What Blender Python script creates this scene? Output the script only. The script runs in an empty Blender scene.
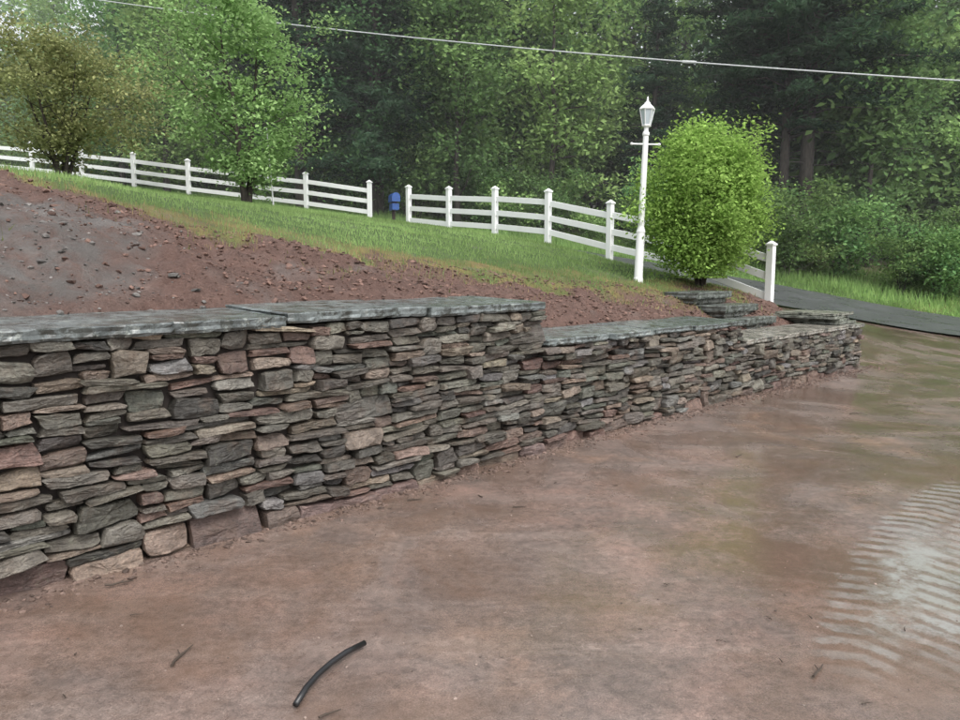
import bpy, math, random
import numpy as np
from mathutils import Vector, noise as mnoise
random.seed(5); rng=np.random.default_rng(5)
SC=bpy.context.scene
R2=math.sqrt(.5)
def sw2xy(s,w): return R2*(s-w), 5.82+R2*(s+w)
def xy2sw(x,y): return (x+y-5.82)*R2, (y-5.82-x)*R2
def sstep(x,a,b):
    t=np.clip((x-a)/(b-a),0,1); return t*t*(3-2*t)

# ---------------------------------------------------------------- materials
class NT:
    def __init__(s,name):
        s.m=bpy.data.materials.new(name); s.m.use_nodes=True
        s.t=s.m.node_tree; s.n=s.t.nodes; s.l=s.t.links
        s.b=s.n['Principled BSDF']; s.out=s.n['Material Output']
    def lk(s,a,b): s.l.new(a,b)
    def setin(s,sock,v):
        if isinstance(v,bpy.types.NodeSocket): s.lk(v,sock)
        elif v is not None: sock.default_value=v
    def coord(s,scale=(1,1,1),rot=(0,0,0)):
        tc=s.n.new('ShaderNodeTexCoord'); mp=s.n.new('ShaderNodeMapping')
        mp.inputs['Scale'].default_value=scale; mp.inputs['Rotation'].default_value=rot
        s.lk(tc.outputs['Object'],mp.inputs['Vector']); return mp.outputs[0]
    def noise(s,scale,detail=4,rough=.55,vec=None,dist=0):
        n=s.n.new('ShaderNodeTexNoise'); n.inputs['Scale'].default_value=scale
        n.inputs['Detail'].default_value=detail; n.inputs['Roughness'].default_value=rough
        n.inputs['Distortion'].default_value=dist
        if vec is None: vec=s.coord()
        s.lk(vec,n.inputs['Vector']); return n.outputs['Fac']
    def ramp(s,fac,stops):
        r=s.n.new('ShaderNodeValToRGB'); cr=r.color_ramp
        while len(cr.elements)<len(stops): cr.elements.new(.5)
        for e,(p,c) in zip(cr.elements,stops):
            e.position=p; e.color=(c,c,c,1) if isinstance(c,(int,float)) else (*c,1)
        s.setin(r.inputs[0],fac); return r.outputs[0]
    def mix(s,f,a,b,mode='MIX'):
        m=s.n.new('ShaderNodeMix'); m.data_type='RGBA'; m.blend_type=mode
        def cv(v): return (*v,1) if isinstance(v,tuple) and len(v)==3 else v
        s.setin(m.inputs[0],f); s.setin(m.inputs[6],cv(a)); s.setin(m.inputs[7],cv(b)); return m.outputs[2]
    def math(s,op,a,b=None,c=None,clamp=False):
        m=s.n.new('ShaderNodeMath'); m.operation=op; m.use_clamp=clamp
        s.setin(m.inputs[0],a)
        if b is not None: s.setin(m.inputs[1],b)
        if c is not None: s.setin(m.inputs[2],c)
        return m.outputs[0]
    def attr(s,name='Col'):
        a=s.n.new('ShaderNodeAttribute'); a.attribute_name=name; return a.outputs['Color']
    def sep(s,c):
        a=s.n.new('ShaderNodeSeparateXYZ'); s.lk(c,a.inputs[0]); return a.outputs
    def bump(s,h,strength=.5,dist=.02,normal=None):
        b=s.n.new('ShaderNodeBump'); s.setin(b.inputs['Strength'],strength)
        b.inputs['Distance'].default_value=dist; s.lk(h,b.inputs['Height'])
        if normal is not None: s.lk(normal,b.inputs['Normal'])
        return b.outputs[0]
    def fin(s,col=None,rough=None,normal=None,spec=None,metal=None):
        if col is not None: s.setin(s.b.inputs['Base Color'],(*col,1) if isinstance(col,tuple) and len(col)==3 else col)
        if rough is not None: s.setin(s.b.inputs['Roughness'],rough)
        if normal is not None: s.lk(normal,s.b.inputs['Normal'])
        if spec is not None: s.setin(s.b.inputs['Specular IOR Level'],spec)
        if metal is not None: s.setin(s.b.inputs['Metallic'],metal)
        return s.m

def mat_leaf(name,trans=.42):
    n=NT(name); a=n.attr()
    oi=n.n.new('ShaderNodeObjectInfo')
    f=n.math('MULTIPLY_ADD',oi.outputs['Random'],.55,.8)
    hs=n.n.new('ShaderNodeHueSaturation'); n.lk(a,hs.inputs['Color'])
    n.lk(f,hs.inputs['Value'])
    hs.inputs['Saturation'].default_value=.9
    n.lk(n.math('MULTIPLY_ADD',oi.outputs['Random'],.03,.48),hs.inputs['Hue'])
    col=hs.outputs[0]
    n.n.remove(n.b)
    df=n.n.new('ShaderNodeBsdfDiffuse'); n.lk(col,df.inputs[0])
    t=n.n.new('ShaderNodeBsdfTranslucent'); n.lk(col,t.inputs[0])
    ms=n.n.new('ShaderNodeMixShader'); ms.inputs[0].default_value=trans
    n.lk(df.outputs[0],ms.inputs[1]); n.lk(t.outputs[0],ms.inputs[2]); n.lk(ms.outputs[0],n.out.inputs[0])
    return n.m
M_LEAF=mat_leaf('leaf_material')
def mat_bark():
    n=NT('bark'); v=n.coord((1,1,.25)); f=n.noise(14,5,vec=v)
    return n.fin(n.ramp(f,[(.3,(.025,.02,.017)),(.7,(.085,.07,.06))]),.9,n.bump(f,.8,.03))
M_BARK=mat_bark()
def mat_stone():
    n=NT('wall_stone'); a=n.attr()
    f=n.noise(9,6,.65); g=n.noise(2.2,3); st=n.noise(6,6,.65,n.coord((1,1,5)),.4)
    fine=n.noise(70,4,.7); mid=n.noise(28,5,.7)
    c=n.mix(1.0,a,n.ramp(f,[(.25,.5),(.5,1.0),(.75,1.5)]),'MULTIPLY')
    c=n.mix(1.0,c,n.ramp(fine,[(.3,.65),(.7,1.35)]),'MULTIPLY')
    c=n.mix(n.ramp(mid,[(.5,0.),(.7,.5)]),c,(.04,.035,.03))
    c=n.mix(n.ramp(n.noise(5,5,.7),[(.52,0.),(.68,.42)]),c,(.13,.085,.06))
    lich=n.ramp(n.noise(18,5,.75),[(.56,0.),(.68,.5)])
    c=n.mix(n.math('MULTIPLY',lich,n.ramp(g,[(.45,.05),(.64,.9)])),c,(.17,.175,.13))
    wet=n.ramp(n.noise(3.5,3),[(.35,.62),(.65,.24)])
    h=n.math('ADD',n.math('MULTIPLY',st,1.2),n.math('MULTIPLY',fine,.3)); h=n.math('ADD',h,n.math('MULTIPLY',mid,.5))
    return n.fin(c,wet,n.bump(h,1.0,.022),spec=.48)
M_STONE=mat_stone()
def mat_cap():
    n=NT('bluestone_cap'); a=n.attr()
    f=n.noise(5,6,.65); fine=n.noise(70,3,.7)
    c=n.mix(1.0,a,n.ramp(f,[(.3,.5),(.5,1.0),(.72,1.5)]),'MULTIPLY')
    c=n.mix(1.0,c,n.ramp(fine,[(.3,.75),(.7,1.25)]),'MULTIPLY')
    li=n.ramp(n.noise(15,6,.78),[(.54,0.),(.60,.8)])
    c=n.mix(n.math('MULTIPLY',li,n.ramp(n.noise(1.7,2),[(.42,.05),(.6,.9)])),c,(.29,.31,.28))
    dk=n.ramp(n.noise(9,6,.75),[(.42,.85),(.50,0.)])
    c=n.mix(dk,c,(.03,.032,.026))
    return n.fin(c,n.ramp(f,[(.3,.14),(.7,.38)]),n.bump(n.math('ADD',f,n.math('MULTIPLY',fine,.3)),.45,.01),spec=.5)
M_CAP=mat_cap()
def mat_ground():
    n=NT('yard_ground'); a=n.sep(n.attr())
    big=n.noise(.9,4); f=n.noise(9,8,.75); fine=n.noise(60,4,.7); patch=n.noise(1.3,5,.65)
    soil=n.mix(n.ramp(f,[(.3,0.),(.7,1.)]),(.065,.036,.028),(.195,.118,.094))
    soil=n.mix(n.ramp(patch,[(.4,0.),(.65,.6)]),soil,(.095,.052,.040))
    soil=n.mix(n.ramp(fine,[(.48,0.),(.75,.55)]),soil,(.25,.17,.145))
    grav=n.mix(f,(.075,.07,.066),(.24,.225,.21))
    grav=n.mix(n.ramp(patch,[(.45,0.),(.6,.5)]),grav,(.09,.082,.075))
    grass=n.mix(big,(.045,.085,.022),(.09,.14,.04))
    straw=n.mix(f,(.26,.19,.08),(.15,.14,.045))
    c=n.mix(a[2],grass,straw)
    gm=n.math('MULTIPLY',a[1],n.ramp(n.noise(3.5,7,.75),[(.34,.15),(.56,1.)]))
    c=n.mix(a[0],c,soil); c=n.mix(gm,c,grav)
    h=n.math('ADD',n.math('MULTIPLY',f,1.3),n.math('MULTIPLY',fine,.35))
    return n.fin(c,.7,n.bump(h,1.0,.05),spec=.3)
M_GROUND=mat_ground()
def mat_drive():
    n=NT('wet_driveway'); tc=n.n.new('ShaderNodeTexCoord'); P=tc.outputs['Object']
    xyz=n.sep(P)
    big=n.noise(.45,6,.62,P,.4); med=n.noise(1.9,8,.70,P,.3); f=n.noise(22,6,.72,P); fine=n.noise(150,3,.75,P)
    streak=n.noise(1.5,6,.68,n.coord((.35,2.6,1),(0,0,math.radians(-52))),.4)
    c=n.ramp(big,[(.32,(.15,.11,.096)),(.43,(.215,.142,.115)),(.54,(.165,.126,.108)),(.66,(.25,.155,.108))])
    c=n.mix(n.ramp(med,[(.40,0.),(.60,.8)]),c,(.11,.085,.073))
    c=n.mix(n.ramp(streak,[(.48,0.),(.7,.5)]),c,(.255,.20,.172))
    c=n.mix(1.0,c,n.ramp(f,[(.3,.62),(.5,1.0),(.72,1.35)]),'MULTIPLY')
    c=n.mix(1.0,c,n.ramp(fine,[(.3,.6),(.5,1.0),(.7,1.5)]),'MULTIPLY')
    t=(.62,.785); q=(.785,-.62); P0=(1.72,3.05)
    dx=n.math('SUBTRACT',xyz[0],P0[0]); dy=n.math('SUBTRACT',xyz[1],P0[1])
    al=n.math('ADD',n.math('MULTIPLY',dx,t[0]),n.math('MULTIPLY',dy,t[1]))
    ac=n.math('ADD',n.math('MULTIPLY',dx,q[0]),n.math('MULTIPLY',dy,q[1]))
    bow=n.math('SUBTRACT',al,1.3)
    ac=n.math('ADD',ac,n.math('MULTIPLY_ADD',n.math('MULTIPLY',bow,bow),-.06,.30))
    wn=n.math('SUBTRACT',n.noise(6,7,.75,P),.5); wob=n.math('MULTIPLY',wn,.28)
    acw=n.math('ADD',ac,wob)
    # chevron lugs: the bars lean a little either side of the tyre centre
    lean=n.math('MULTIPLY',n.math('ABSOLUTE',n.math('SUBTRACT',ac,.15)),.35)
    ph=n.math('FRACT',n.math('MULTIPLY',n.math('ADD',n.math('ADD',al,lean),n.math('MULTIPLY',wob,.30)),7.5))
    bars=n.ramp(n.math('ADD',n.math('ABSOLUTE',n.math('SUBTRACT',ph,.5)),n.math('MULTIPLY',wn,.75)),[(.12,0.),(.30,1.)])
    def band(x,a,b,e): 
        return n.math('MULTIPLY',n.ramp(n.math('MULTIPLY_ADD',x,.25,.5),[(.5+.25*(a-e),0.),(.5+.25*a,1.)]),
                      n.ramp(n.math('MULTIPLY_ADD',x,.25,.5),[(.5+.25*b,1.),(.5+.25*(b+e),0.)]))
    alh=n.math('SUBTRACT',al,1.3)
    mA=n.math('MULTIPLY',band(acw,0.0,.26,.06),band(alh,-1.35,1.7,.35))
    mA2=n.math('MULTIPLY',band(acw,.36,.62,.06),band(alh,-1.1,1.7,.4))
    mB=n.math('MULTIPLY',band(n.math('MULTIPLY_ADD',wob,2.2,ac),.22,.62,.16),band(n.math('MULTIPLY_ADD',wob,4.0,alh),-.85,.25,.45))
    dens=n.ramp(n.noise(4.2,8,.78,P),[(.36,.12),(.56,1.)])
    treads=n.math('MULTIPLY',n.math('MAXIMUM',mA,mA2),bars)
    mBt=n.math('MULTIPLY',mB,n.math('SUBTRACT',1.0,n.math('MULTIPLY',n.math('MULTIPLY',mA2,n.math('SUBTRACT',1.0,bars)),.5)))
    milk=n.math('MULTIPLY',n.math('MAXIMUM',n.math('MULTIPLY',treads,.62),mBt),dens,clamp=True)
    c=n.mix(n.math('MULTIPLY',milk,.85),c,(.315,.32,.305))
    wet=n.noise(.8,7,.64,P,.4)
    rutw=n.math('MULTIPLY',n.math('MAXIMUM',mA,mA2),n.math('SUBTRACT',1.0,bars))
    wet=n.math('ADD',wet,n.math('MULTIPLY',rutw,.10))
    r=n.ramp(wet,[(.36,.46),(.46,.30),(.55,.17),(.62,.08)])
    r=n.mix(n.math('MULTIPLY',mB,.9),r,(.09,.09,.09))
    wetm=n.ramp(wet,[(.46,0.),(.60,.6)])
    c=n.mix(n.math('MULTIPLY',wetm,n.math('SUBTRACT',1.0,milk)),c,(.13,.08,.055))
    h=n.math('ADD',n.math('MULTIPLY',f,.7),n.math('MULTIPLY',fine,.35))
    h=n.math('ADD',h,n.math('MULTIPLY',med,1.3))
    h=n.math('SUBTRACT',h,n.math('MULTIPLY',treads,.3))
    bs=n.ramp(wet,[(.44,.58),(.60,.13)])
    bs=n.math('MULTIPLY',bs,n.math('SUBTRACT',1.0,n.math('MULTIPLY',mB,.7)))
    n.setin(n.b.inputs['Coat Weight'],n.ramp(wet,[(.36,.2),(.56,.8)]))
    n.b.inputs['Coat Roughness'].default_value=.15
    return n.fin(c,r,n.bump(h,bs,.014),spec=.6)
M_DRIVE=mat_drive()
def mat_asphalt():
    n=NT('asphalt'); f=n.noise(80,3,.7); g=n.noise(1.2,4)
    c=n.mix(g,(.055,.057,.06),(.095,.098,.103))
    return n.fin(c,n.ramp(g,[(.35,.25),(.65,.4)]),n.bump(f,.3,.01))
M_ASPH=mat_asphalt()
def mat_white(name,c=(.76,.77,.76)):
    n=NT(name); g=n.noise(2,6,.7,n.coord((1,1,.3))); f=n.noise(9,4,.6)
    return n.fin(n.mix(n.ramp(g,[(.5,0.),(.8,.25)]),c,(.45,.47,.40)),.45,n.bump(f,.1,.01))
M_WHITE=mat_white('white_vinyl')
def mat_simple(name,c,rough=.5,metal=0,bs=20):
    n=NT(name); f=n.noise(bs,4,.6)
    return n.fin(n.mix(1.0,c,n.ramp(f,[(.3,.8),(.7,1.15)]),'MULTIPLY'),rough,n.bump(f,.15,.005),metal=metal)
M_EARTH=mat_simple('dark_earth',(.026,.02,.017),.95)
M_RUBBER=mat_simple('black_rubber',(.012,.012,.013),.35)
M_BLUE=mat_simple('blue_paint',(.02,.075,.26),.4)
M_TWIG=mat_simple('twig_bark',(.05,.035,.025),.8)
M_WIRE=mat_simple('cable_sheath',(.5,.52,.52),.5)
def mat_glass():
    n=NT('lantern_glass'); 
    return n.fin((.42,.48,.50),.12,spec=.6)
M_GLASS=mat_glass()
def mat_attr(name,rough=.8):
    n=NT(name); a=n.attr(); f=n.noise(30,4,.7)
    return n.fin(n.mix(1.0,a,n.ramp(f,[(.3,.7),(.7,1.25)]),'MULTIPLY'),rough,n.bump(f,.6,.01),spec=.3)
M_CLOD=mat_attr('clods')

# ---------------------------------------------------------------- mesh helpers
def link(o,parent=None):
    SC.collection.objects.link(o)
    if parent is not None: o.parent=parent
    return o
def empty(name,loc=(0,0,0)):
    e=bpy.data.objects.new(name,None); e.location=loc; e.empty_display_size=.3; return link(e)
def np_mesh(name,V,F,mat,col=None,smooth=False):
    V=np.asarray(V,dtype=np.float32); F=np.asarray(F,dtype=np.int32)
    me=bpy.data.meshes.new(name); me.vertices.add(len(V)); me.vertices.foreach_set('co',V.ravel())
    k=F.shape[1]; me.loops.add(F.size); me.loops.foreach_set('vertex_index',F.ravel())
    me.polygons.add(len(F)); me.polygons.foreach_set('loop_start',np.arange(len(F),dtype=np.int32)*k)
    me.update(calc_edges=True)
    if col is not None:
        c=np.ones((len(V),4),dtype=np.float32); c[:,:3]=col
        a=me.color_attributes.new('Col','FLOAT_COLOR','POINT'); a.data.foreach_set('color',c.ravel())
    me.polygons.foreach_set('use_smooth',np.full(len(F),bool(smooth)))
    me.materials.append(mat); return me
class MB:
    def __init__(s): s.v=[]; s.f=[]; s.c=[]; s.mi=[]
    def add(s,V,F,col=(1,1,1),mi=0):
        b=len(s.v); s.v+= [tuple(p) for p in V]; s.f+=[tuple(b+i for i in f) for f in F]
        s.c+=[col]*len(V); s.mi+=[mi]*len(F)
    def box(s,c,size,rz=0,mi=0,col=(1,1,1),ry=0):
        V=[];cx,cy,cz=c
        for dz in(-.5,.5):
            for dx,dy in((-.5,-.5),(.5,-.5),(.5,.5),(-.5,.5)):
                x,y,z=dx*size[0],dy*size[1],dz*size[2]
                x,z=x*math.cos(ry)-z*math.sin(ry), x*math.sin(ry)+z*math.cos(ry)
                V.append((cx+x*math.cos(rz)-y*math.sin(rz),cy+x*math.sin(rz)+y*math.cos(rz),cz+z))
        s.add(V,[(3,2,1,0),(4,5,6,7),(0,1,5,4),(1,2,6,5),(2,3,7,6),(3,0,4,7)],col,mi)
    def lathe(s,c,prof,seg=16,mi=0,rot=0):
        V=[];F=[]
        for r,z in prof:
            for i in range(seg):
                a=rot+2*math.pi*i/seg; V.append((c[0]+r*math.cos(a),c[1]+r*math.sin(a),c[2]+z))
        for j in range(len(prof)-1):
            for i in range(seg):
                k=(i+1)%seg; F.append((j*seg+i,j*seg+k,(j+1)*seg+k,(j+1)*seg+i))
        F.append(tuple(range(seg))[::-1]); F.append(tuple((len(prof)-1)*seg+i for i in range(seg)))
        s.add(V,F,(1,1,1),mi)
    def tube(s,pts,rad,seg=7,mi=0,col=(1,1,1)):
        pts=[Vector(p) for p in pts]; V=[];F=[]
        for i,p in enumerate(pts):
            d=(pts[min(i+1,len(pts)-1)]-pts[max(i-1,0)]).normalized()
            u=d.cross(Vector((0.13,.2,1)) if abs(d.z)<.9 else Vector((1,.1,0))).normalized(); w=d.cross(u)
            for k in range(seg):
                a=2*math.pi*k/seg; V.append(p+(u*math.cos(a)+w*math.sin(a))*rad[i])
        for j in range(len(pts)-1):
            for i in range(seg):
                k=(i+1)%seg; F.append((j*seg+i,j*seg+k,(j+1)*seg+k,(j+1)*seg+i))
        F.append(tuple(range(seg))[::-1]); F.append(tuple((len(pts)-1)*seg+i for i in range(seg)))
        s.add(V,F,col,mi)
    def mesh(s,name,mats,col=False,smooth=False):
        me=bpy.data.meshes.new(name); me.from_pydata(s.v,[],s.f); me.update()
        for m in mats: me.materials.append(m)
        me.polygons.foreach_set('material_index',s.mi)
        if col:
            c=np.ones((len(s.v),4),dtype=np.float32); c[:,:3]=np.array(s.c)
            a=me.color_attributes.new('Col','FLOAT_COLOR','POINT'); a.data.foreach_set('color',c.ravel())
        if smooth: me.polygons.foreach_set('use_smooth',[True]*len(s.f))
        return me
    def obj(s,name,mats,parent=None,col=False,smooth=False,bevel=0):
        o=link(bpy.data.objects.new(name,s.mesh(name,mats,col,smooth)),parent)
        if bevel:
            b=o.modifiers.new('bevel','BEVEL'); b.width=bevel; b.segments=2; b.limit_method='ANGLE'
        return o

def vnoise(x,y,seed=0):
    x=np.asarray(x,float); y=np.asarray(y,float)
    xi=np.floor(x).astype(np.int64); yi=np.floor(y).astype(np.int64); xf=x-xi; yf=y-yi
    def h(a,b):
        n=(a*374761393+b*668265263+seed*1442695041)&0x7fffffff
        n=((n^(n>>13))*1274126177)&0x7fffffff
        return ((n^(n>>16))&0xffff)/65535.
    u=xf*xf*(3-2*xf); v=yf*yf*(3-2*yf)
    return (h(xi,yi)*(1-u)+h(xi+1,yi)*u)*(1-v)+(h(xi,yi+1)*(1-u)+h(xi+1,yi+1)*u)*v-.5
def fbm(x,y,sc,oct=4,seed=0):
    r=0;a=1
    for o in range(oct):
        r=r+a*vnoise(x*sc+o*17.3,y*sc-o*9.1,seed+o); sc*=2.03; a*=.55
    return r

# ---------------------------------------------------------------- terrain
class TPS:
    def __init__(s,P):
        P=np.array(P,float); s.p=P[:,:2]; n=len(P)
        K=s.U(np.linalg.norm(s.p[:,None]-s.p[None],axis=2))
        A=np.zeros((n+3,n+3)); A[:n,:n]=K+np.eye(n)*.05
        A[:n,n]=1;A[:n,n+1:]=s.p;A[n,:n]=1;A[n+1:,:n]=s.p.T
        s.w=np.linalg.solve(A,np.r_[P[:,2],0,0,0])
    def U(s,r): return np.where(r>1e-6,r*r*np.log(np.maximum(r,1e-6)),0)
    def __call__(s,x,y):
        x=np.asarray(x,float); sh=x.shape; x=x.ravel(); y=np.asarray(y,float).ravel()
        out=s.w[-3]+s.w[-2]*x+s.w[-1]*y
        for i in range(len(s.p)):
            r2=(x-s.p[i,0])**2+(y-s.p[i,1])**2
            out=out+s.w[i]*.5*r2*np.log(np.maximum(r2,1e-12))
        return out.reshape(sh)
FAR=[(12,17.3,0),(14.6,21.5,.05),(9,22,.8),(7.6,19.6,.7),(4,24.5,1.8),(0,26,2.5),(-4,27.5,3.1),(-12,31,4.4),(-22,35,5.6),(25,14,-.5),(40,8,-1),
 (20,30,1.2),(11,31,2.0),(30,45,2.5),(0,36,3.6),(0,50,6),(-30,50,8),(-40,30,7),(60,40,2),(60,100,10),(-60,100,14),(0,100,14),(-40,0,3),(-60,-60,0),(60,-60,-1)]
DR=[(-8,-4,0),(-3,2,0),(0,0,0),(0,5,0),(-4,-6,0),(5,10,0),(8,13,0),(10,5,0),(6,0,0),(12,12,0),(15,8,0),(9,15.5,.1),(6.4,12.3,0.05),(3,6,0),(7.6,16,.5),(20,5,-.2),(0,-15,0),(20,-15,-.3),(-20,-20,0)]
YD=[(-5.94,.45,1.22),(-3.82,2.57,1.22),(-1.7,4.69,1.22),(.07,6.46,1.18),(.78,7.16,1.0),(2.69,9.07,.92),(3.25,9.64,.72),(4.67,11.05,.68),(5.66,12.04,.66),
 (-2.55,6.8,1.88),(-4.5,7.0,2.46),(-3.34,6.73,2.12),(-4.75,8.2,2.6),(.26,9.6,1.53),(-1.39,7.97,1.73),(2.35,11,1.30),(-2,21.3,2.7),(1.6,17.2,2.16),(3.28,15.3,1.62),(5.1,13.2,1.05),
 (2.53,12,1.42),(3.86,12.7,1.3),(-3.4,23.5,3.1),(-12.2,26,4.35),(-18,28,5.1),(-7.5,13,3.0),(-8,5,2.6),(-11,9,3.0),(-10,-1,1.8),(-20,10,3.6)]
Ff=TPS(FAR+DR); Yf=TPS(FAR+YD)
def captop(s): return np.where(s<.72,1.32,np.where(s<4.45,1.0,.75))
def soil_edge(s): return np.interp(s,[-9,-3,-2.2,-1.75,-1.2,1,2.9,5.3,6.5,9],[6.5,6.2,5.6,3.6,2.7,2.5,2.3,1.9,1.6,2.0])
def heap(s,w): return np.exp(-(((s+3.1)/1.1)**2+((w-1.8)/1.1)**2))
def terrain(x,y,rough=True):
    x=np.asarray(x,float); y=np.asarray(y,float)
    s,w=xy2sw(x,y); f=Ff(x,y); g=Yf(x,y)
    lim=captop(s)-.085
    k=1-sstep(w,.62,.85)
    inwall=(s<8.65)
    g=np.where(inwall,np.minimum(g,lim)*k+g*(1-k),g)
    near=(w<7)
    soil=sstep(soil_edge(s)+.5-w,0,.7)*sstep(w,.66,1.0)
    if rough:
        g=g+soil*(fbm(x,y,1.1,4,3)*.17+fbm(x,y,6,4,8)*.075)*near
        g=g+.2*heap(s,w)
        g=g+(1-soil)*near*fbm(x,y,2.,3,5)*.05
        f=f+fbm(x,y,.8,4,4)*.018*np.clip((22-np.hypot(x,y))/10,0,1)
    ramp=.12+np.clip(w-1.2,0,8)*1.1
    m=sstep(w,.10,.26)*(1-sstep(s,8.62,8.62+ramp))
    return f*(1-m)+g*m
def axis(segs,ext,ratio):
    a=[]
    for lo,hi,st in segs: a+=list(np.arange(lo,hi-1e-6,st))
    a.append(segs[-1][1]); st=segs[-1][2]
    while a[-1]<ext: st*=ratio; a.append(a[-1]+st)
    st=segs[0][2]; b=[]; x=a[0]
    while x>-ext: st*=ratio; x-=st; b.append(x)
    return np.array(b[::-1]+a)
S=axis([(-7,9.5,.05)],220,1.07); W=axis([(-6,-.3,.12),(-.3,1,.035),(1,7,.06)],220,1.05)
sg,wg=np.meshgrid(S,W,indexing='ij'); X,Y=sw2xy(sg,wg); Z=terrain(X,Y)
V=np.stack([X,Y,Z],-1).reshape(-1,3)
ns,nw=len(S),len(W); idx=np.arange(ns*nw).reshape(ns,nw)
F=np.stack([idx[:-1,:-1],idx[1:,:-1],idx[1:,1:],idx[:-1,1:]],-1).reshape(-1,4)
RC=np.array([(60,-2),(40,8),(25,14.3),(13.4,19.6),(9,22.1),(4,24.6),(0,26.4),(-4,28),(-12,31),(-22,35),(-45,42),(-80,50)],float)
def resample(P,step=.5):
    out=[]
    n=len(P)
    for i in range(n-1):
        p0,p1,p2,p3=P[max(i-1,0)],P[i],P[i+1],P[min(i+2,n-1)]
        k=max(2,int(np.linalg.norm(p2-p1)/step))
        for t in np.arange(k)/k:
            out.append(.5*((2*p1)+(-p0+p2)*t+(2*p0-5*p1+4*p2-p3)*t*t+(-p0+3*p1-3*p2+p3)*t**3))
    out.append(P[-1]); return np.array(out)
RP=resample(RC); RO=np.argsort(RP[:,0])
def roady(x): return np.interp(x,RP[RO,0],RP[RO,1])
def road_side(x,y): return (y-roady(x))*.87
cen=V[F].mean(1); cs,cw=xy2sw(cen[:,0],cen[:,1])
isd=((cw<.2)|((cs>8.72)&(cw-.8<.95*(cs-8.7))))&(road_side(cen[:,0],cen[:,1])<.5)&(cw>-14)&(cs<35)&(cs>-30)
se=soil_edge(S)[:,None]+fbm(X,Y,1.7,4,21)*1.1
soil=sstep(se-wg,-.12,.12)*(wg<8)*(sg<12)
grav=sstep(fbm(X,Y,1.8,5,31)*.8+heap(sg,wg)*1.2,.12,.75)*(wg>.3)*.95
straw=sstep(wg-se,-.25,.05)*(1-sstep(wg-se,.2,1.2))*(.7+fbm(X,Y,3,3,7))
forest=sstep(road_side(X,Y),5.5,8)
soil=np.maximum(soil,forest*.5)
col=np.stack([soil,grav,np.clip(straw,0,1)],-1).reshape(-1,3)
def sub(mask,name,mat):
    f=F[mask]; u,inv=np.unique(f,return_inverse=True)
    me=np_mesh(name,V[u],inv.reshape(f.shape),mat,col[u],True); link(bpy.data.objects.new(name,me))
sub(isd,'driveway',M_DRIVE); sub(~isd,'ground',M_GROUND)
tan=np.gradient(RP,axis=0); tan/=np.linalg.norm(tan,axis=1)[:,None]; nor=np.stack([-tan[:,1],tan[:,0]],1)
offs=np.linspace(-2.5,3.3,10); rv=[]
for o in offs:
    p=RP+nor*(o+.2*fbm(RP[:,0],RP[:,1],.8,3,3)[:,None]*(abs(o)>2.4)); z=terrain(p[:,0],p[:,1])+.045+.03*(1-(o/3.3)**2); rv.append(np.c_[p,z])
rv=np.stack(rv,1); n1,n2=rv.shape[:2]; ii=np.arange(n1*n2).reshape(n1,n2)
rf=np.stack([ii[:-1,:-1],ii[1:,:-1],ii[1:,1:],ii[:-1,1:]],-1).reshape(-1,4)
link(bpy.data.objects.new('asphalt_road',np_mesh('asphalt_road',rv.reshape(-1,3),rf[:, ::-1],M_ASPH,None,True)))

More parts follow.
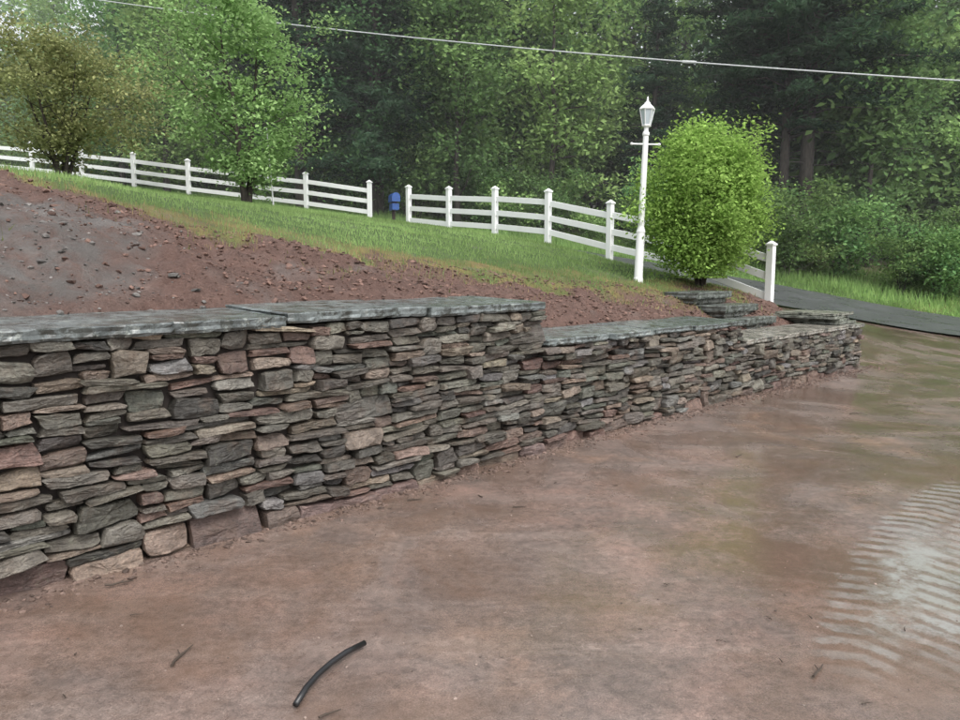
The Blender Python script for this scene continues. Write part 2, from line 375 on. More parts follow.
# ---------------------------------------------------------------- stone wall
PAL=[((.125,.112,.092),6),((.095,.085,.07),5),((.14,.132,.108),4),((.10,.102,.082),2.2),((.155,.116,.092),3.8),((.13,.084,.068),2.0),((.20,.165,.128),2.0),((.05,.046,.04),3.2),((.25,.20,.155),.5),((.14,.135,.126),2.2)]
RED=[((.155,.10,.08),3),((.135,.095,.08),3),((.18,.13,.10),2),((.12,.105,.09),2)]
def pal(P=None):
    P=P or PAL
    r=random.uniform(0,sum(p[1] for p in P))
    for c,w in P:
        r-=w
        if r<=0: break
    k=random.uniform(.65,1.25); return tuple(v*k*random.uniform(.96,1.04) for v in c)
def stone(mb,T,a0,a1,z0,z1,low=False):
    w=a1-a0;h=z1-z0;ca=(a0+a1)/2;cz=(z0+z1)/2
    hw,hh=w/2+.0055,h/2+.001
    q=min(.042,w*.19); v=min(.028,h*.32)
    cr=[]
    for sx,sy in((1,-1),(1,1),(-1,1),(-1,-1)):
        cr.append((sx*(hw-random.uniform(-.2,1)*q),sy*(hh-max(0,random.uniform(-.7,1))*v)))
    out=[]
    nx=max(4,min(9,int(w/.045))); nz=3 if h>.07 else 2
    ns_=[nz,nx,nz,nx]
    for i in range(4):
        p,r=cr[i],cr[(i+1)%4]; m=ns_[i]; bul=random.uniform(-.004,.009) if i%2 else random.uniform(-.005,.014)
        for j in range(m):
            t=(j+random.uniform(-.2,.2)*(j>0))/m
            x=p[0]+(r[0]-p[0])*t; y=p[1]+(r[1]-p[1])*t
            b=bul*4*t*(1-t)
            if i==0: x+=b
            elif i==2: x-=b
            elif i==1: y+=b*.6
            else: y-=b*.6
            if j==0: x*=.982; y*=.93
            x+=random.uniform(-.006,.006); y+=random.uniform(-.05,.05)*min(h,.1)
            out.append((x,y))
    N=len(out)
    rot=random.gauss(0,.036)
    out=[(x*math.cos(rot)-y*math.sin(rot),x*math.sin(rot)+y*math.cos(rot)) for x,y in out]
    pro=random.gauss(0,.020); pa=random.gauss(0,.08); pz=random.uniform(-.35,.35)
    ph=random.uniform(0,50); V=[];F=[]
    ins=min(.0085,h*.10)
    rings=[(.24,0,.85),(.04,0,1.01),(.005,ins*.2,1.),(-.002,ins,1.),(-.005,0,.74),(-.007,0,.38)]
    for d,inn,sc in rings:
        for x,y in out:
            if inn: 
                xx=x*(1-inn/(abs(x)+.006)*.6); yy=y*(1-inn/(abs(y)+.006)*.8)
            else: xx,yy=x*sc,y*sc
            rel=mnoise.noise(Vector((xx*9,yy*16,ph)))*.024
            dd=d+(pro+pa*xx+pz*yy+rel if d<.2 else 0)+(random.uniform(-.005,.005) if d<.1 else 0)
            V.append(T(ca+xx,dd,cz+yy))
    V.append(T(ca,pro-.007+mnoise.noise(Vector((0,0,ph)))*.024,cz))
    for j in range(len(rings)-1):
        for i in range(N):
            k=(i+1)%N; F.append((j*N+i,j*N+k,(j+1)*N+k,(j+1)*N+i))
    c=len(V)-1;b=(len(rings)-1)*N
    for i in range(N): F.append((b+i,b+(i+1)%N,c))
    mb.add(V,F,pal(RED if low and random.random()<.8 else None))
def face(mb,T,A0,A1,base,top):
    res=.02;n=int((A1-A0)/res);a=A0+res*np.arange(n)
    H=np.array([base(v) for v in a]);TP=np.array([float(top(v)) for v in a])
    guard=0
    while guard<6000:
        guard+=1
        rem=TP-H
        act=rem>.012
        if not act.any(): break
        Hm=np.where(act,H,9e9); i=int(Hm.argmin())
        lo=i
        while lo>0 and act[lo-1] and abs(H[lo-1]-H[i])<.018 and TP[lo-1]==TP[i]: lo-=1
        hi=i
        while hi<n-1 and act[hi+1] and abs(H[hi+1]-H[i])<.018 and TP[hi+1]==TP[i]: hi+=1
        run=hi-lo+1
        low=H[i]<base(a[i])+.1
        r=random.random()
        if low and r<.7: wd,th=random.uniform(.22,.50),random.uniform(.10,.21)
        elif r<.11: wd,th=random.uniform(.18,.36),random.uniform(.09,.15)
        elif r<.50: wd,th=random.uniform(.14,.36),random.uniform(.05,.085)
        else: wd,th=random.uniform(.14,.46),random.uniform(.028,.052)
        k=max(3,int(wd/res))
        if run-k<6: k=run
        if k>run: k=run
        if k>26: k=random.randint(13,21)
        if random.random()<.5 or k==run: i0=lo
        else: i0=hi-k+1
        seg=slice(i0,i0+k); zb=H[seg].mean(); tp=TP[i0]
        if k<6:
            nb=[H[j] for j in (i0-1,i0+k) if 0<=j<n and H[j]>zb+.015]
            th=min(min(nb)-zb,.14) if nb else th
        if k<9: th=min(th,.11)
        if tp-zb-th<.03: th=tp-zb
        if th>.22: th=.1
        if k>=2: stone(mb,T,a[i0],a[i0]+k*res,zb,zb+th,low)
        H[seg]=zb+th
wall=empty('stone_retaining_wall')
mb=MB()
def Tf(a,d,z):
    x,y=sw2xy(a,d-.03*max(0,1.3-z)+.0); return (x,y,z)
wav=lambda v:-.04+.02*math.sin(v*2.1)
capb=lambda v:float(captop(v))-.066
face(mb,Tf,-6.5,8.62,wav,capb)
def mkT(s0,sign=1):
    def T(a,d,z): x,y=sw2xy(s0-d,a); return (x,y,z)
    return T
face(mb,mkT(8.66),.0,1.5,wav,lambda v:.69)
face(mb,mkT(.74),.0,.55,lambda v:.98,lambda v:1.25)
face(mb,mkT(4.47),.0,.55,lambda v:.73,lambda v:.93)
mb.obj('face_stones',[M_STONE],wall,col=True)
bk=MB()
def quad(s0,w0,s1,w1,z0,z1):
    a=sw2xy(s0,w0);b=sw2xy(s1,w1); bk.add([(*a,z0),(*b,z0),(*b,z1),(*a,z1)],[(0,1,2,3)])
quad(-6.5,.055,.7,.055,-.2,1.25);quad(.7,.056,4.4,.056,-.2,.93);quad(4.4,.057,8.56,.057,-.2,.68);quad(8.56,.057,8.56,1.45,-.2,.68)
quad(.66,.055,.66,.6,.9,1.25);quad(4.39,.055,4.39,.6,.65,.93)
bk.obj('hearting',[M_EARTH],wall)
def slab(mb,s0,s1,w0,w1,z,th,col,tilt=0,jit=.015,rot=0):
    pts=[];
    def edge(a,b,n):
        for i in range(n):
            t=i/n; pts.append((a[0]+(b[0]-a[0])*t,a[1]+(b[1]-a[1])*t))
    nl=max(4,int((s1-s0)/.04)); nn=max(3,int((w1-w0)/.1))
    c=.015
    edge((s0+c,w0),(s1-c,w0),nl);edge((s1,w0+c),(s1,w1-c),nn);edge((s1-c,w1),(s0+c,w1),nl);edge((s0,w1-c),(s0,w0+c),nn)
    cs,cw=(s0+s1)/2,(w0+w1)/2; ph=random.uniform(0,99)
    P=[(p[0]+mnoise.noise(Vector((p[0]*4,p[1]*4,ph)))*jit+random.uniform(-jit,jit)*.3,p[1]+mnoise.noise(Vector((p[0]*2,p[1]*2,ph+7)))*jit*1.2+random.uniform(-jit,jit)*.4) for p in pts]
    V=[];N=len(P)
    for zz,ins in((z-th,.012),(z-th*.75,-.002),(z-th*.45,.004),(z-th*.12,-.002),(z,.007)):
        for p in P:
            d=math.hypot(p[0]-cs,p[1]-cw); k=1-(ins+random.uniform(-.006,.006))/d
            ss,ww=cs+(p[0]-cs)*k,cw+(p[1]-cw)*k
            ds,dw=ss-cs,ww-cw; ss,ww=cs+ds*math.cos(rot)-dw*math.sin(rot),cw+ds*math.sin(rot)+dw*math.cos(rot)
            x,y=sw2xy(ss,ww); V.append((x,y,zz+tilt*(ww-w0)+random.uniform(-.0025,.0025)+.005*mnoise.noise(Vector((ss*1.5,zz,ph)))))
    F=[]
    for j in range(4):
        for i in range(N):
            k=(i+1)%N; F.append((j*N+i,j*N+k,(j+1)*N+k,(j+1)*N+i))
    F.append(tuple(range(N))[::-1]);F.append(tuple(4*N+i for i in range(N)))
    mb.add(V,F,col)
mb=MB()
def cc(): 
    k=random.uniform(.8,1.12); r=random.random()
    b=(.12,.136,.134) if r<.7 else (.10,.118,.118); return tuple(v*k for v in b)
for a,b,w0,z in[(-6.5,-5.2,-.03,1.31),(-5.19,-3.45,-.05,1.315),(-3.44,-1.72,-.05,1.315),(-1.71,-.55,-.02,1.335),(-.54,.79,-.035,1.325)]:
    slab(mb,a,b,w0,.82+random.uniform(-.06,.06),z,.066,cc(),.035,.02)
for a,b,w0,z in[(.80,1.75,-.02,1.0),(1.76,2.5,-.04,.995),(2.51,3.3,-.02,1.0),(3.31,4.5,-.03,.99)]:
    slab(mb,a,b,w0,.76+random.uniform(-.06,.06),z,.06,cc(),.03,.02)
for a,b,w0,z in[(4.51,5.4,-.03,.75),(5.41,6.2,-.01,.745),(6.21,7.3,-.04,.75),(7.31,8.1,-.02,.745),(8.11,8.72,-.04,.75)]:
    slab(mb,a,b,w0,.66+random.uniform(-.06,.06),z,.06,tuple(v*c for v,c in zip(cc(),(1.9,1.55,1.35))),.02,.02)
mb.obj('cap_stones',[M_CAP],wall,col=True)
st=empty('stone_steps'); mb=MB()
for i,(s0,s1,w0,w1,z) in enumerate([(6.1,7.15,.72,1.2,.90),(6.0,7.1,1.0,1.5,1.08),(5.85,7.0,1.4,1.95,1.27)]):
    slab(mb,s0,s1,w0,w1,z,.10,(.10,.11,.10),0,.02)
    slab(mb,s0+.05,s1-.04,w0+.05,w1,z-.102,.08,(.07,.07,.06),0,.02)
mb.obj('treads',[M_CAP],st,col=True)
pv=empty('stacked_flagstones'); mb=MB()
z=.752
for i in range(4):
    z+=.045; slab(mb,7.75+random.uniform(-.1,.1),8.6+random.uniform(-.12,.06),.15+random.uniform(-.08,.1),1.1+random.uniform(-.2,.1),z,.043,tuple(v*c for v,c in zip(cc(),(1.7,1.5,1.25))),0,.03,random.uniform(-.15,.15))
for i in range(5):
    slab(mb,6.5+.5*i+random.uniform(-.1,.1),7.0+.5*i,1.05+random.uniform(-.2,.2),1.5,.80+random.uniform(0,.05),.08,tuple(v*c for v,c in zip(cc(),(1.8,1.45,1.25))),0,.04,random.uniform(-.4,.4))
mb.obj('flags',[M_CAP],pv,col=True)

def scatter_stones(name,pts,sizes,cols,mat):
    base=np.array([(0,0,1),(.9,0,.45),(.28,.85,.45),(-.72,.53,.45),(-.72,-.53,.45),(.28,-.85,.45),(.72,.53,-.45),(-.28,.85,-.45),(-.9,0,-.45),(-.28,-.85,-.45),(.72,-.53,-.45),(0,0,-1)],float)
    fc=np.array([(0,1,2),(0,2,3),(0,3,4),(0,4,5),(0,5,1),(1,6,2),(2,7,3),(3,8,4),(4,9,5),(5,10,1),(6,7,2),(7,8,3),(8,9,4),(9,10,5),(10,6,1),(11,7,6),(11,8,7),(11,9,8),(11,10,9),(11,6,10)])
    n=len(pts); V=base[None]*sizes[:,None,None]*rng.uniform(.5,1.3,(n,12,1))
    V[:,:,2]*=.6; sc=rng.uniform(.6,1.5,(n,1)); V[:,:,0]*=sc
    a=rng.uniform(0,6.28,n)[:,None]; x=V[:,:,0]*np.cos(a)-V[:,:,1]*np.sin(a); y=V[:,:,0]*np.sin(a)+V[:,:,1]*np.cos(a)
    V=np.stack([x,y,V[:,:,2]],-1)+pts[:,None,:]
    Fc=(fc[None]+12*np.arange(n)[:,None,None]).reshape(-1,3)
    link(bpy.data.objects.new(name,np_mesh(name,V.reshape(-1,3),Fc,mat,np.repeat(cols,12,0))))
n=15000
s=rng.uniform(-6,8.4,n); w=.72+rng.random(n)**1.1*(soil_edge(s)+.3-.72)
x,y=sw2xy(s,w); sz=.005+.026*rng.random(n)**6+.007*rng.random(n)
z=terrain(x,y)+sz*.05
g=heap(s,w)[:,None]>rng.random((n,1))
c=np.where(g,np.array([[.15,.14,.13]]),np.array([[.12,.073,.058]]))*rng.uniform(.5,1.6,(n,1))
scatter_stones('soil_clods',np.c_[x,y,z],sz,c,M_CLOD)
n=3200
s=rng.uniform(-6,9,n); w=-.05-np.abs(rng.normal(0,.09,n)); x,y=sw2xy(s,w); sz=.004+.018*rng.random(n)**3
c=np.array([[.115,.08,.065]])*rng.uniform(.5,1.6,(n,1)); p1=np.c_[x,y,terrain(x,y)+sz*.1]
n2=14000; x=rng.uniform(-4,8,n2); y=rng.uniform(1.5,14,n2); s,w=xy2sw(x,y); k=(w<-.1)&(fbm(x,y,.7,4,14)+rng.normal(0,.25,n2)>-.05); x,y=x[k],y[k]; n2=len(x); sz2=.0018+.006*rng.random(n2)**5
c2=np.array([[.15,.115,.097]])*rng.uniform(.35,1.9,(n2,1)); p2=np.c_[x,y,terrain(x,y)+sz2*.1]
scatter_stones('loose_gravel',np.r_[p1,p2],np.r_[sz,sz2],np.r_[c,c2],M_CLOD)

# ---------------------------------------------------------------- vegetation
def leaves(C,size,col,aspect=.6,up=.6):
    n=len(C); nn=rng.normal(size=(n,3)); nn[:,2]=np.abs(nn[:,2])+up; nn/=np.linalg.norm(nn,axis=1)[:,None]
    r=rng.normal(size=(n,3)); u=np.cross(nn,r); u/=np.linalg.norm(u,axis=1)[:,None]; v=np.cross(nn,u)
    L=(size*rng.uniform(.6,1.35,n))[:,None]*.5
    V=np.stack([C+u*L,C+v*L*aspect+nn*L*.15,C-u*L,C-v*L*aspect+nn*L*.15],1).reshape(-1,3)
    return V,np.arange(4*n).reshape(n,4),np.repeat(col,4,0)
def tree_mesh(name,seed,H,R,base,nclump,per,leaf,cA,cB,tr,lean=.03,cr=.45,stems=1,prof=2.4,trunkH=.85,gap=.0,flat=.6):
    global rng
    rng=np.random.default_rng(seed); random.seed(seed)
    mb=MB(); C=[]
    def rad(t,a): 
        r=R*max(0,1-abs(2*t-1)**prof)**.5
        return r*(.72+.28*math.sin(a*2+seed)+.22*math.sin(a*5+t*7+seed*2))
    lm=[]
    for k in range(stems):
        a0=2*math.pi*k/stems+seed; sp=0 if stems==1 else R*.35
        n=9;P=[];rr=[]
        for i in range(n):
            t=i/(n-1); P.append((math.cos(a0)*sp*t+random.uniform(-1,1)*lean*H*t*.6,math.sin(a0)*sp*t+random.uniform(-1,1)*lean*H*t*.6,-.3+t*(H*trunkH+.3)))
            rr.append(tr*(1-.85*t)+(.35*tr if i==0 else 0))
        mb.tube(P,rr,8)
        for j in range(int(16/stems)+2):
            t=random.uniform(max(.12,base/H*.8),.95); q=t*(n-1);i=int(q);f=q-i
            if i>=n-1: i=n-2;f=1
            p=Vector(P[i]).lerp(Vector(P[i+1]),f); a=random.uniform(0,6.28)
            tz=min(.95,max(.05,(p.z+.12*H-base)/(H-base))); r=abs(rad(tz,a))*random.uniform(.7,1.0)
            e=Vector((math.cos(a)*r,math.sin(a)*r,min(H*.97,p.z+random.uniform(.3,1.)*r)))
            m=p.lerp(e,.5)+Vector((0,0,-.08*r)); r0=tr*(1-.8*t)*.5
            mb.tube([p,p.lerp(m,.5)+Vector((0,0,.02)),m,e],[r0,r0*.75,r0*.5,r0*.15],5)
            for q in range(3):
                b=m.lerp(e,random.random()); d=b+Vector((random.uniform(-1,1),random.uniform(-1,1),random.uniform(-.2,.9)))*r*.4
                mb.tube([b,b.lerp(d,.5)+Vector((0,0,.03)),d],[r0*.3,r0*.2,r0*.07],4); lm.append(d)
            lm.append(e)
    cl=[]
    for p in lm: cl.append((p.x,p.y,p.z))
    while len(cl)<nclump:
        t=random.random()**.9; a=random.uniform(0,6.28); r=rad(t,a)*math.sqrt(random.uniform(.2,1))
        if math.sin(a*3+t*11+seed)+math.sin(t*17-a*2+seed)>1.35-gap: continue
        cl.append((math.cos(a)*r,math.sin(a)*r,base+t*(H-base)))
    cl=np.array(cl[:max(nclump,len(lm))]); n=len(cl)
    w=rng.uniform(.5,1.5,n); cnt=np.maximum((per*w).astype(int),5)
    cA=np.array(cA);cB=np.array(cB)
    ccol=cA[None]+(cB-cA)[None]*rng.random((n,1)); ccol*=rng.uniform(.75,1.2,(n,1))
    ix=np.repeat(np.arange(n),cnt); C=cl[ix]+rng.normal(size=(len(ix),3))*cr*(np.array([1,1,flat])[None])*w[ix][:,None]**.5
    C[:,2]=np.maximum(C[:,2],.15)
    lc=ccol[ix]*rng.uniform(.75,1.25,(len(ix),1))
    LV,LF,LC=leaves(C,leaf,lc)
    tm=mb.mesh(name+'_wood',[M_BARK],smooth=True)
    lmesh=np_mesh(name+'_foliage',LV,LF,M_LEAF,LC)
    return tm,lmesh
def pine_mesh(name,seed,H,R,base,tr,cA,cB):
    global rng
    rng=np.random.default_rng(seed); random.seed(seed)
    mb=MB(); top=(random.uniform(-.3,.3),random.uniform(-.3,.3),H)
    mb.tube([(0,0,-.4),(.03,0,H*.3),(.08,.05,H*.6),top],[tr*1.15,tr*.85,tr*.55,.03],9)
    C=[];cl=[]
    z=base
    while z<H*.98:
        t=(z-base)/(H-base); r=R*(1-t)**.75*random.uniform(.7,1.1)+.25
        for k in range(random.randint(4,6)):
            a=random.uniform(0,6.28); rr=r*random.uniform(.65,1.1)
            up=random.uniform(-.1,.25); p=Vector((.08*z/H,0,z+random.uniform(-.2,.2)))
            e=p+Vector((math.cos(a)*rr,math.sin(a)*rr,rr*up)); m=p.lerp(e,.5)+Vector((0,0,.08*rr))
            mb.tube([p,m,e],[tr*.16*(1-t)+.02,tr*.1*(1-t)+.012,.008],4)
            nn=int(rr*60)
            tt=rng.uniform(.18,1.0,nn)[:,None]; b=np.array(p)[None]*(1-tt)+np.array(e)[None]*tt; b[:,2]+=(.08*rr*4*tt*(1-tt))[:,0]*.9
            sp=.12+.30*rr*.35*(1-np.abs(tt*2-1.1))
            b[:,:2]+=rng.normal(size=(nn,2))*sp; b[:,2]+=rng.normal(size=nn)*.10-.06
            C.append(b); cl.append(np.full(nn,random.uniform(.7,1.25)))
        z+=random.uniform(.4,.7)
    for k in range(14):
        a=random.uniform(0,6.28); zz=random.uniform(1.5,base+1); mb.tube([(0,0,zz),(math.cos(a)*1.4,math.sin(a)*1.4,zz-.1)],[.03,.006],4)
    C=np.concatenate(C);k=np.concatenate(cl)[:,None]
    cA=np.array(cA);cB=np.array(cB); lc=(cA+(cB-cA)*rng.random((len(C),1)))*k*rng.uniform(.8,1.2,(len(C),1))
    LV,LF,LC=leaves(C,.36,lc,.30,.9)
    return mb.mesh(name+'_wood',[M_BARK],smooth=True),np_mesh(name+'_foliage',LV,LF,M_LEAF,LC)
def place(name,meshes,x,y,rz=0,sc=1,parent=None,dz=0):
    z=float(terrain(np.array([x]),np.array([y]))[0])+dz
    if parent is None:
        e=empty(name,(x,y,z)); e.rotation_euler=(0,0,rz); e.scale=(sc,)*3
        for m,nm in zip(meshes,('trunk','foliage')): link(bpy.data.objects.new(nm,m),e)
    else:
        for m,nm in zip(meshes,('trunk','foliage')):
            o=bpy.data.objects.new(nm,m); o.location=(x,y,z); o.rotation_euler=(0,0,rz); o.scale=(sc,sc,sc*random.uniform(.9,1.1)) ; link(o,parent)
G1,G2=(.09,.19,.06),(.17,.30,.085)
D1,D2=(.055,.13,.05),(.10,.20,.07)
L1,L2=(.18,.30,.08),(.27,.40,.12)
decs=[tree_mesh('dec%d'%i,40+i,H,R,b,nc,per,.29,a,c,.2,cr=.60) for i,(H,R,b,nc,per,a,c) in enumerate([
 (17,4.2,1.5,180,60,G1,G2),(19,4.6,2.5,190,60,D1,D2),(15,3.8,1.0,170,60,L1,L2),(18,4.0,3.0,180,58,G1,L1),(14,4.2,.8,180,60,D2,G2)])]
pines=[pine_mesh('pine%d'%i,70+i,H,R,b,tr,(.035,.078,.042),(.062,.115,.058)) for i,(H,R,b,tr) in enumerate([(20,4.2,3.5,.30),(23,4.6,6.5,.27),(17,3.8,1.5,.24)])]
shr=[tree_mesh('shrub%d'%i,90+i,H,R,.1,90,50,.17,a,c,.04,cr=.32,stems=4,trunkH=.7) for i,(H,R,a,c) in enumerate([(3,2,G1,L1),(2.2,1.9,L1,L2),(4,2.2,G1,G2)])]
forest=empty('forest_trees')
random.seed(11)
rows=[(0,35,2.2,4.4,.75),(1,40.5,2.4,5.,1.0),(2,48,3,6.,1.3)]
for r,Y0,j,stp,scl in rows:
    x=-40.-r*4
    while x<36+r*5:
        y=Y0+random.uniform(-j,j)+max(0,(-x-8))*.22-max(0,x-4)*.12
        xx=x+random.uniform(-1,1); ratio=xx/y
        px=480+746*ratio
        x+=stp*random.uniform(.8,1.2)
        if ratio<-.43:
            sc=(.24 if ratio<-.56 else random.uniform(.52,.7))*(1+.22*r)
            m=random.choice([decs[0],decs[2],decs[3],decs[2]])
        else:
            sc=random.uniform(.85,1.15)*scl
            pr=.12
            if 270<px<430: pr=.8
            if 690<px<850: pr=.45
            m=random.choice(pines) if random.random()<pr else random.choice(decs)
            if px<270 and r<2: m=random.choice([decs[2],decs[0],decs[3]])
            if px>860 and r<2: m=random.choice([decs[2],decs[0],decs[3],decs[2]])
            if 440<px<640 and r==0: m=random.choice([decs[0],decs[2],decs[0],decs[3]])
        place('t',m,xx,y,random.uniform(0,6.28),sc,forest)
for nm,x,y,m,s in[('pine_tree',13.6,31.8,pines[1],1.05),('pine_tree',12.1,33.5,pines[1],.95),('pine_tree',-4.6,34.5,pines[2],1.0),('pine_tree',-7.5,35.5,pines[0],1.0)]:
    place(nm,m,x,y,x,s)
under=empty('forest_undergrowth')
for i in range(75):
    x=-36+i*1.05+random.uniform(-.5,.5); yc=float(roady(x)); y=yc+random.uniform(6.,9.5)
    place('u',random.choice(shr),x,y,random.uniform(0,6),random.uniform(.5,1.1),under)
for r,(d0,st_,s0) in enumerate([(17,3.2,2.0),(28,4.6,3.2)]):
    x=-38
    while x<50:
        y=float(roady(x))+d0+random.uniform(-2,2)
        place('u',random.choice([shr[0],shr[2]]),x,y,random.uniform(0,6),s0*random.uniform(.8,1.2),under); x+=st_*random.uniform(.7,1.2)
place('yard_tree',tree_mesh('yard_tree',7,5.3,2.3,.7,200,75,.12,(.17,.28,.09),(.25,.37,.13),.10,cr=.27,stems=2,lean=.03,gap=.6),-6.2,20.2,.5)
place('ornamental_tree',tree_mesh('ornamental_tree',12,3.75,2.9,.75,250,75,.11,(.19,.22,.08),(.29,.30,.12),.07,cr=.26,stems=5,prof=2.2,gap=.1),-11.9,21.8,0)
bm=tree_mesh('round_shrub',21,2.5,1.25,.25,380,130,.066,(.17,.29,.045),(.27,.42,.08),.025,cr=.15,stems=7,prof=2.3,trunkH=.75,lean=.06,flat=.9,gap=.1)
place('round_shrub',bm,3.75,12.75,1.0,1.0)
place('maple_tree',decs[0],-1.0,33,2,.75)

def blades(name,x,y,h,wd,cA,cB,mat=M_LEAF):
    n=len(x); z=terrain(x,y)-.005; a=rng.uniform(0,6.28,n); l=rng.normal(0,.35,n)*h; b=rng.uniform(0,6.28,n)
    dx,dy=np.cos(a)*wd/2,np.sin(a)*wd/2
    P1=np.c_[x-dx,y-dy,z];P2=np.c_[x+dx,y+dy,z];P3=np.c_[x+np.cos(b)*l,y+np.sin(b)*l,z+h]
    V=np.stack([P1,P2,P3],1).reshape(-1,3)
    k=rng.random((n,1)); pt=(fbm(x,y,.7,3,2)[:,None]+.5).clip(0,1)
    c=(np.array(cA)*(1-k)+np.array(cB)*k)*(.7+.6*pt)
    link(bpy.data.objects.new(name,np_mesh(name,V,np.arange(3*n).reshape(n,3),mat,np.repeat(c,3,0))))
rng=np.random.default_rng(3)
n=230000
x=rng.uniform(-20,6.5,n); y=6+ (rng.random(n)**1.35)*21; s,w=xy2sw(x,y)
e=soil_edge(s)+fbm(x,y,1.7,4,21)*1.1
ok=(w>e-.25+rng.normal(0,.15,n))&(road_side(x,y)<-3.9)&(s<8.6+.3*w)&(w>.9)&(np.abs(x)<.8*y+1)
x,y,e,w=x[ok],y[ok],e[ok],w[ok]; d=w-e
dry=rng.random(len(x))<np.exp(-np.clip(d,0,9)/.4)*.8
hh=rng.uniform(.03,.08,len(x))*(1+.6*fbm(x,y,.9,3,9)); wd=np.clip(.0011*np.hypot(x,y),.008,.03)
blades('lawn_grass',x[~dry],y[~dry],hh[~dry],wd[~dry],(.15,.25,.07),(.24,.34,.11))
blades('dry_grass',x[dry],y[dry],hh[dry]*.9,wd[dry],(.42,.32,.15),(.32,.30,.11))
n=70000; x=rng.uniform(-30,34,n); yc=roady(x); y=yc+(2.75+rng.random(n)**1.2*7.)/.87
blades('roadside_weeds',x,y,rng.uniform(.12,.42,n)*np.clip((y-yc-2)/3,.35,1.1),rng.uniform(.02,.05,n),(.13,.24,.06),(.24,.36,.10))
n=26000; x=rng.uniform(-24,7.0,n); yc=roady(x); y=yc-(3.6+rng.random(n)*1.4)/.87
blades('verge_grass',x,y,rng.uniform(.06,.16,n),rng.uniform(.015,.035,n),(.12,.22,.06),(.2,.31,.09))
n=1500; s=rng.uniform(-5,8,n); w=.9+rng.random(n)*2; x,y=sw2xy(s,w); k=fbm(x,y,2.2,3,77)>.25; x,y=x[k],y[k]
blades('soil_tufts',x,y,rng.uniform(.03,.09,len(x)),np.full(len(x),.01),(.16,.22,.06),(.28,.22,.1))

# ---------------------------------------------------------------- fences
def zt(x,y): return float(terrain(np.array([x]),np.array([y]),False)[0])
def fence(name,p0,p1,nsp,H=1.2):
    f=empty(name); P=[(p0[0]+(p1[0]-p0[0])*i/nsp,p0[1]+(p1[1]-p0[1])*i/nsp) for i in range(nsp+1)]
    rz=math.atan2(p1[1]-p0[1],p1[0]-p0[0]); pm=MB()
    Zs=[zt(*p) for p in P]
    for i,(p,z) in enumerate(zip(P,Zs)):
        w=.115
        jx=random.uniform(-.01,.01)
        pm.box((p[0],p[1],z+H/2-.1),(w,w,H+.2),rz+jx); pm.box((p[0],p[1],z+H+.012),(w+.035,w+.035,.028),rz+jx)
        V=[];a=(w+.02)/2
        for dx,dy in((-a,-a),(a,-a),(a,a),(-a,a)):
            V.append((p[0]+dx*math.cos(rz)-dy*math.sin(rz),p[1]+dx*math.sin(rz)+dy*math.cos(rz),z+H+.028))
        V.append((p[0],p[1],z+H+.085)); pm.add(V,[(0,1,4),(1,2,4),(2,3,4),(3,0,4)])
    pm.obj('posts',[M_WHITE],f)
    rm=MB()
    for i in range(nsp):
        (x0,y0),(x1,y1)=P[i],P[i+1]; d=math.hypot(x1-x0,y1-y0)
        for hz in(.30,.63,.96):
            za,zb=Zs[i]+hz+random.uniform(-.012,.012),Zs[i+1]+hz+random.uniform(-.012,.012)
            rm.box(((x0+x1)/2,(y0+y1)/2,(za+zb)/2),(math.hypot(d-.11,zb-za),.04,.13),rz,ry=math.atan2(zb-za,d))
    rm.obj('rails',[M_WHITE],f,bevel=.005); return f
fence('white_rail_fence',(-2.0,21.3),(5.1,13.2),6)
fence('white_rail_fence',(-3.4,23.4),(-20.2,28.6),8)

lx,ly=2.53,12.0; lz=zt(lx,ly); lp=empty('lamp_post',(lx,ly,lz)); lp.rotation_euler=(0,math.radians(1.6),0)
m=MB(); m.lathe((0,0,0),[(.075,-.2),(.075,.04),(.068,.06),(.066,.75),(.072,.78),(.06,.82),(.05,.86),(.046,1.8),(.042,2.25),(.055,2.27),(.055,2.30),(.035,2.33),(.035,2.38)],18)
m.obj('post',[M_WHITE],lp)
m=MB(); m.tube([(-.21,0,2.13),(.21,0,2.13)],[.013,.013],8); 
for sx in(-1,1): m.lathe((sx*.215,0,2.108),[(.004,0),(.022,.012),(.026,.022),(.022,.034),(.004,.046)],10)
m.obj('ladder_rest',[M_WHITE],lp)
m=MB(); z0=2.38
m.lathe((0,0,z0),[(.03,0),(.07,.02),(.075,.035),(.06,.045)],6)
m.lathe((0,0,z0),[(.118,.27),(.125,.285),(.09,.325),(.05,.36),(.045,.38),(.02,.395),(.022,.41),(.012,.425),(.016,.44),(.003,.475)],6)
for k in range(6):
    a=math.pi/3*k; m.tube([(.063*math.cos(a),.063*math.sin(a),z0+.045),(.112*math.cos(a),.112*math.sin(a),z0+.272)],[.008,.008],4)
m.obj('lantern_frame',[M_WHITE],lp)
m=MB(); m.lathe((0,0,z0),[(.056,.046),(.104,.268)],6); m.obj('lantern_glass',[M_GLASS],lp)

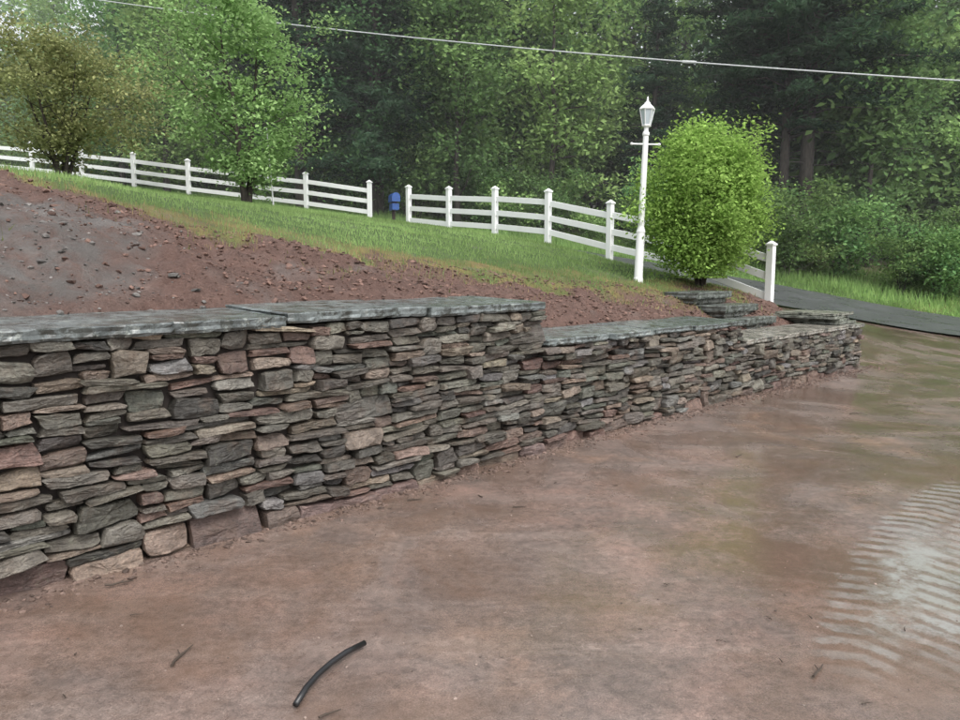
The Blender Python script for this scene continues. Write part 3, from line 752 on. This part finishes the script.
mx,my=-3.3,29.0
mz=zt(mx,my); mbx=empty('mailbox',(mx,my,mz)); mbx.rotation_euler=(0,0,math.radians(20)); 
m=MB(); m.box((0,0,.5),(.10,.10,1.2)); m.box((0,-.1,.98),(.14,.55,.03)); m.obj('post',[M_TWIG],mbx)
m=MB(); V=[];n=10
pr=[(-.13,0)]+[(-.13*math.cos(math.pi*i/n),.15+.13*math.sin(math.pi*i/n)) for i in range(n+1)]+[(.13,0)]
for yy in(-.42,.2):
    for a,b in pr: V.append((a*1.2,yy,1.0+b*1.2))
k=len(pr); F2=[(i,(i+1)%k,k+(i+1)%k,k+i) for i in range(k)]+[tuple(range(k))[::-1],tuple(range(k,2*k))]
m.add(V,F2); m.box((0,-.1,.82),(.26,.5,.24)); m.box((.17,0,1.25),(.012,.04,.2)); m.obj('box',[M_BLUE],mbx)

m=MB(); hp=[(-.685,2.60),(-.67,2.70),(-.645,2.79),(-.61,2.88),(-.565,2.97),(-.50,3.06)]
m.tube([(x,y,zt(x,y)+.018+.008*i*(5-i)/6) for i,(x,y) in enumerate(hp)],[.012]*6,12)
o=m.obj('black_hose',[M_RUBBER],smooth=True)
m=MB(); random.seed(8)
tw=[(-1.83,3.62,.14,.5),(.27,4.9,.09,.1),(.27,5.85,.09,1.2),(0,5.1,.06,2.),(1.37,2.85,.12,.9),(1.45,2.62,.05,.3),(-1.25,2.95,.16,1.4),(-.55,2.55,.09,.6),(1.05,3.1,.03,.3),(-.45,5.0,.1,.3),(4.2,8.2,.15,.2),(-1.6,3.3,.05,.2),(2.2,6.2,.1,.8),(1.1,6.9,.08,2.2)]
for i in range(130): 
    x=random.uniform(-2.5,6);y=random.uniform(2.2,11)
    if xy2sw(x,y)[1]<-.15: tw.append((x,y,random.uniform(.012,.05),random.uniform(0,3.1)))
for x,y,L,a in tw:
    z=zt(x,y)+.012; P=[]
    for i in range(5):
        t=(i/4-.5)*L; P.append((x+math.cos(a)*t+random.uniform(-.05,.05)*L,y+math.sin(a)*t+random.uniform(-.05,.05)*L,z+random.uniform(0,.006)))
    r=.003+.02*L if L>.055 else .0028; m.tube(P,[r,r,r*.9,r*.7,r*.4],6)
    if L>.1: m.tube([P[2],(P[2][0]+.25*L*math.cos(a+.8),P[2][1]+.25*L*math.sin(a+.8),z+.01)],[r*.6,r*.3],5)
m.obj('fallen_twigs',[M_TWIG])

m=MB(); P=[]
qd=np.polyfit([14.2,6.7,-6.8],[6.9,8.2,10.9],2)
for x in np.linspace(26,-24,40): P.append(Vector((x,27.4-.381*x,float(np.polyval(qd,x)))))
m.tube(P,[.02]*len(P),6); 
q=Vector((6.7,24.85,8.2)); m.tube([q+Vector((-.2,.08,0.03)),q+Vector((.2,-.08,-.03))],[.045,.045],8)
m.obj('overhead_wire',[M_WIRE])
m=MB(); x,y=-5.6,20.6; z=zt(x,y); m.tube([(x,y,z),(x-.06,y,z+1.0),(x-.12,y,z+2.1)],[.02,.02,.015],6); m.obj('white_stake',[M_WHITE])

# thin mist hanging in the woods
mt=bpy.data.materials.new('mist_volume'); mt.use_nodes=True; t=mt.node_tree; t.nodes.remove(t.nodes['Principled BSDF'])
vs=t.nodes.new('ShaderNodeVolumeScatter'); vs.inputs['Density'].default_value=.0032; vs.inputs['Color'].default_value=(.97,.985,1,1)
t.links.new(vs.outputs[0],t.nodes['Material Output'].inputs['Volume'])
m=MB(); m.box((0,62,12),(200,80,34)); m.obj('mist',[mt])

wd=bpy.data.worlds.new('World'); SC.world=wd; wd.use_nodes=True; nt=wd.node_tree
sky=nt.nodes.new('ShaderNodeTexSky'); sky.sky_type='NISHITA'; sky.sun_disc=False
EL,AZ=math.radians(58),math.radians(150)
sky.sun_elevation=EL; sky.sun_rotation=AZ; sky.air_density=1.; sky.dust_density=4.
hs=nt.nodes.new('ShaderNodeHueSaturation'); hs.inputs['Saturation'].default_value=.2; hs.inputs['Value'].default_value=2.2
nt.links.new(sky.outputs[0],hs.inputs['Color']); nt.links.new(hs.outputs[0],nt.nodes['Background'].inputs[0])
nt.nodes['Background'].inputs[1].default_value=.15
sun=bpy.data.lights.new('sun','SUN'); sun.energy=1.2; sun.angle=math.radians(30); sun.color=(1,.98,.95)
so=link(bpy.data.objects.new('sun',sun))
d=Vector((math.sin(AZ)*math.cos(EL),math.cos(AZ)*math.cos(EL),math.sin(EL)))
so.rotation_euler=d.to_track_quat('Z','Y').to_euler()
cam=bpy.data.cameras.new('camera'); cam.sensor_width=36; cam.lens=36*746/960; cam.clip_end=1500; cam.clip_start=.05
co=link(bpy.data.objects.new('camera',cam)); co.location=(0,0,1.6); co.rotation_euler=(math.radians(90-6.9),0,0)
SC.camera=co
SC.view_settings.view_transform='Standard'; SC.view_settings.look='None'; SC.view_settings.exposure=0
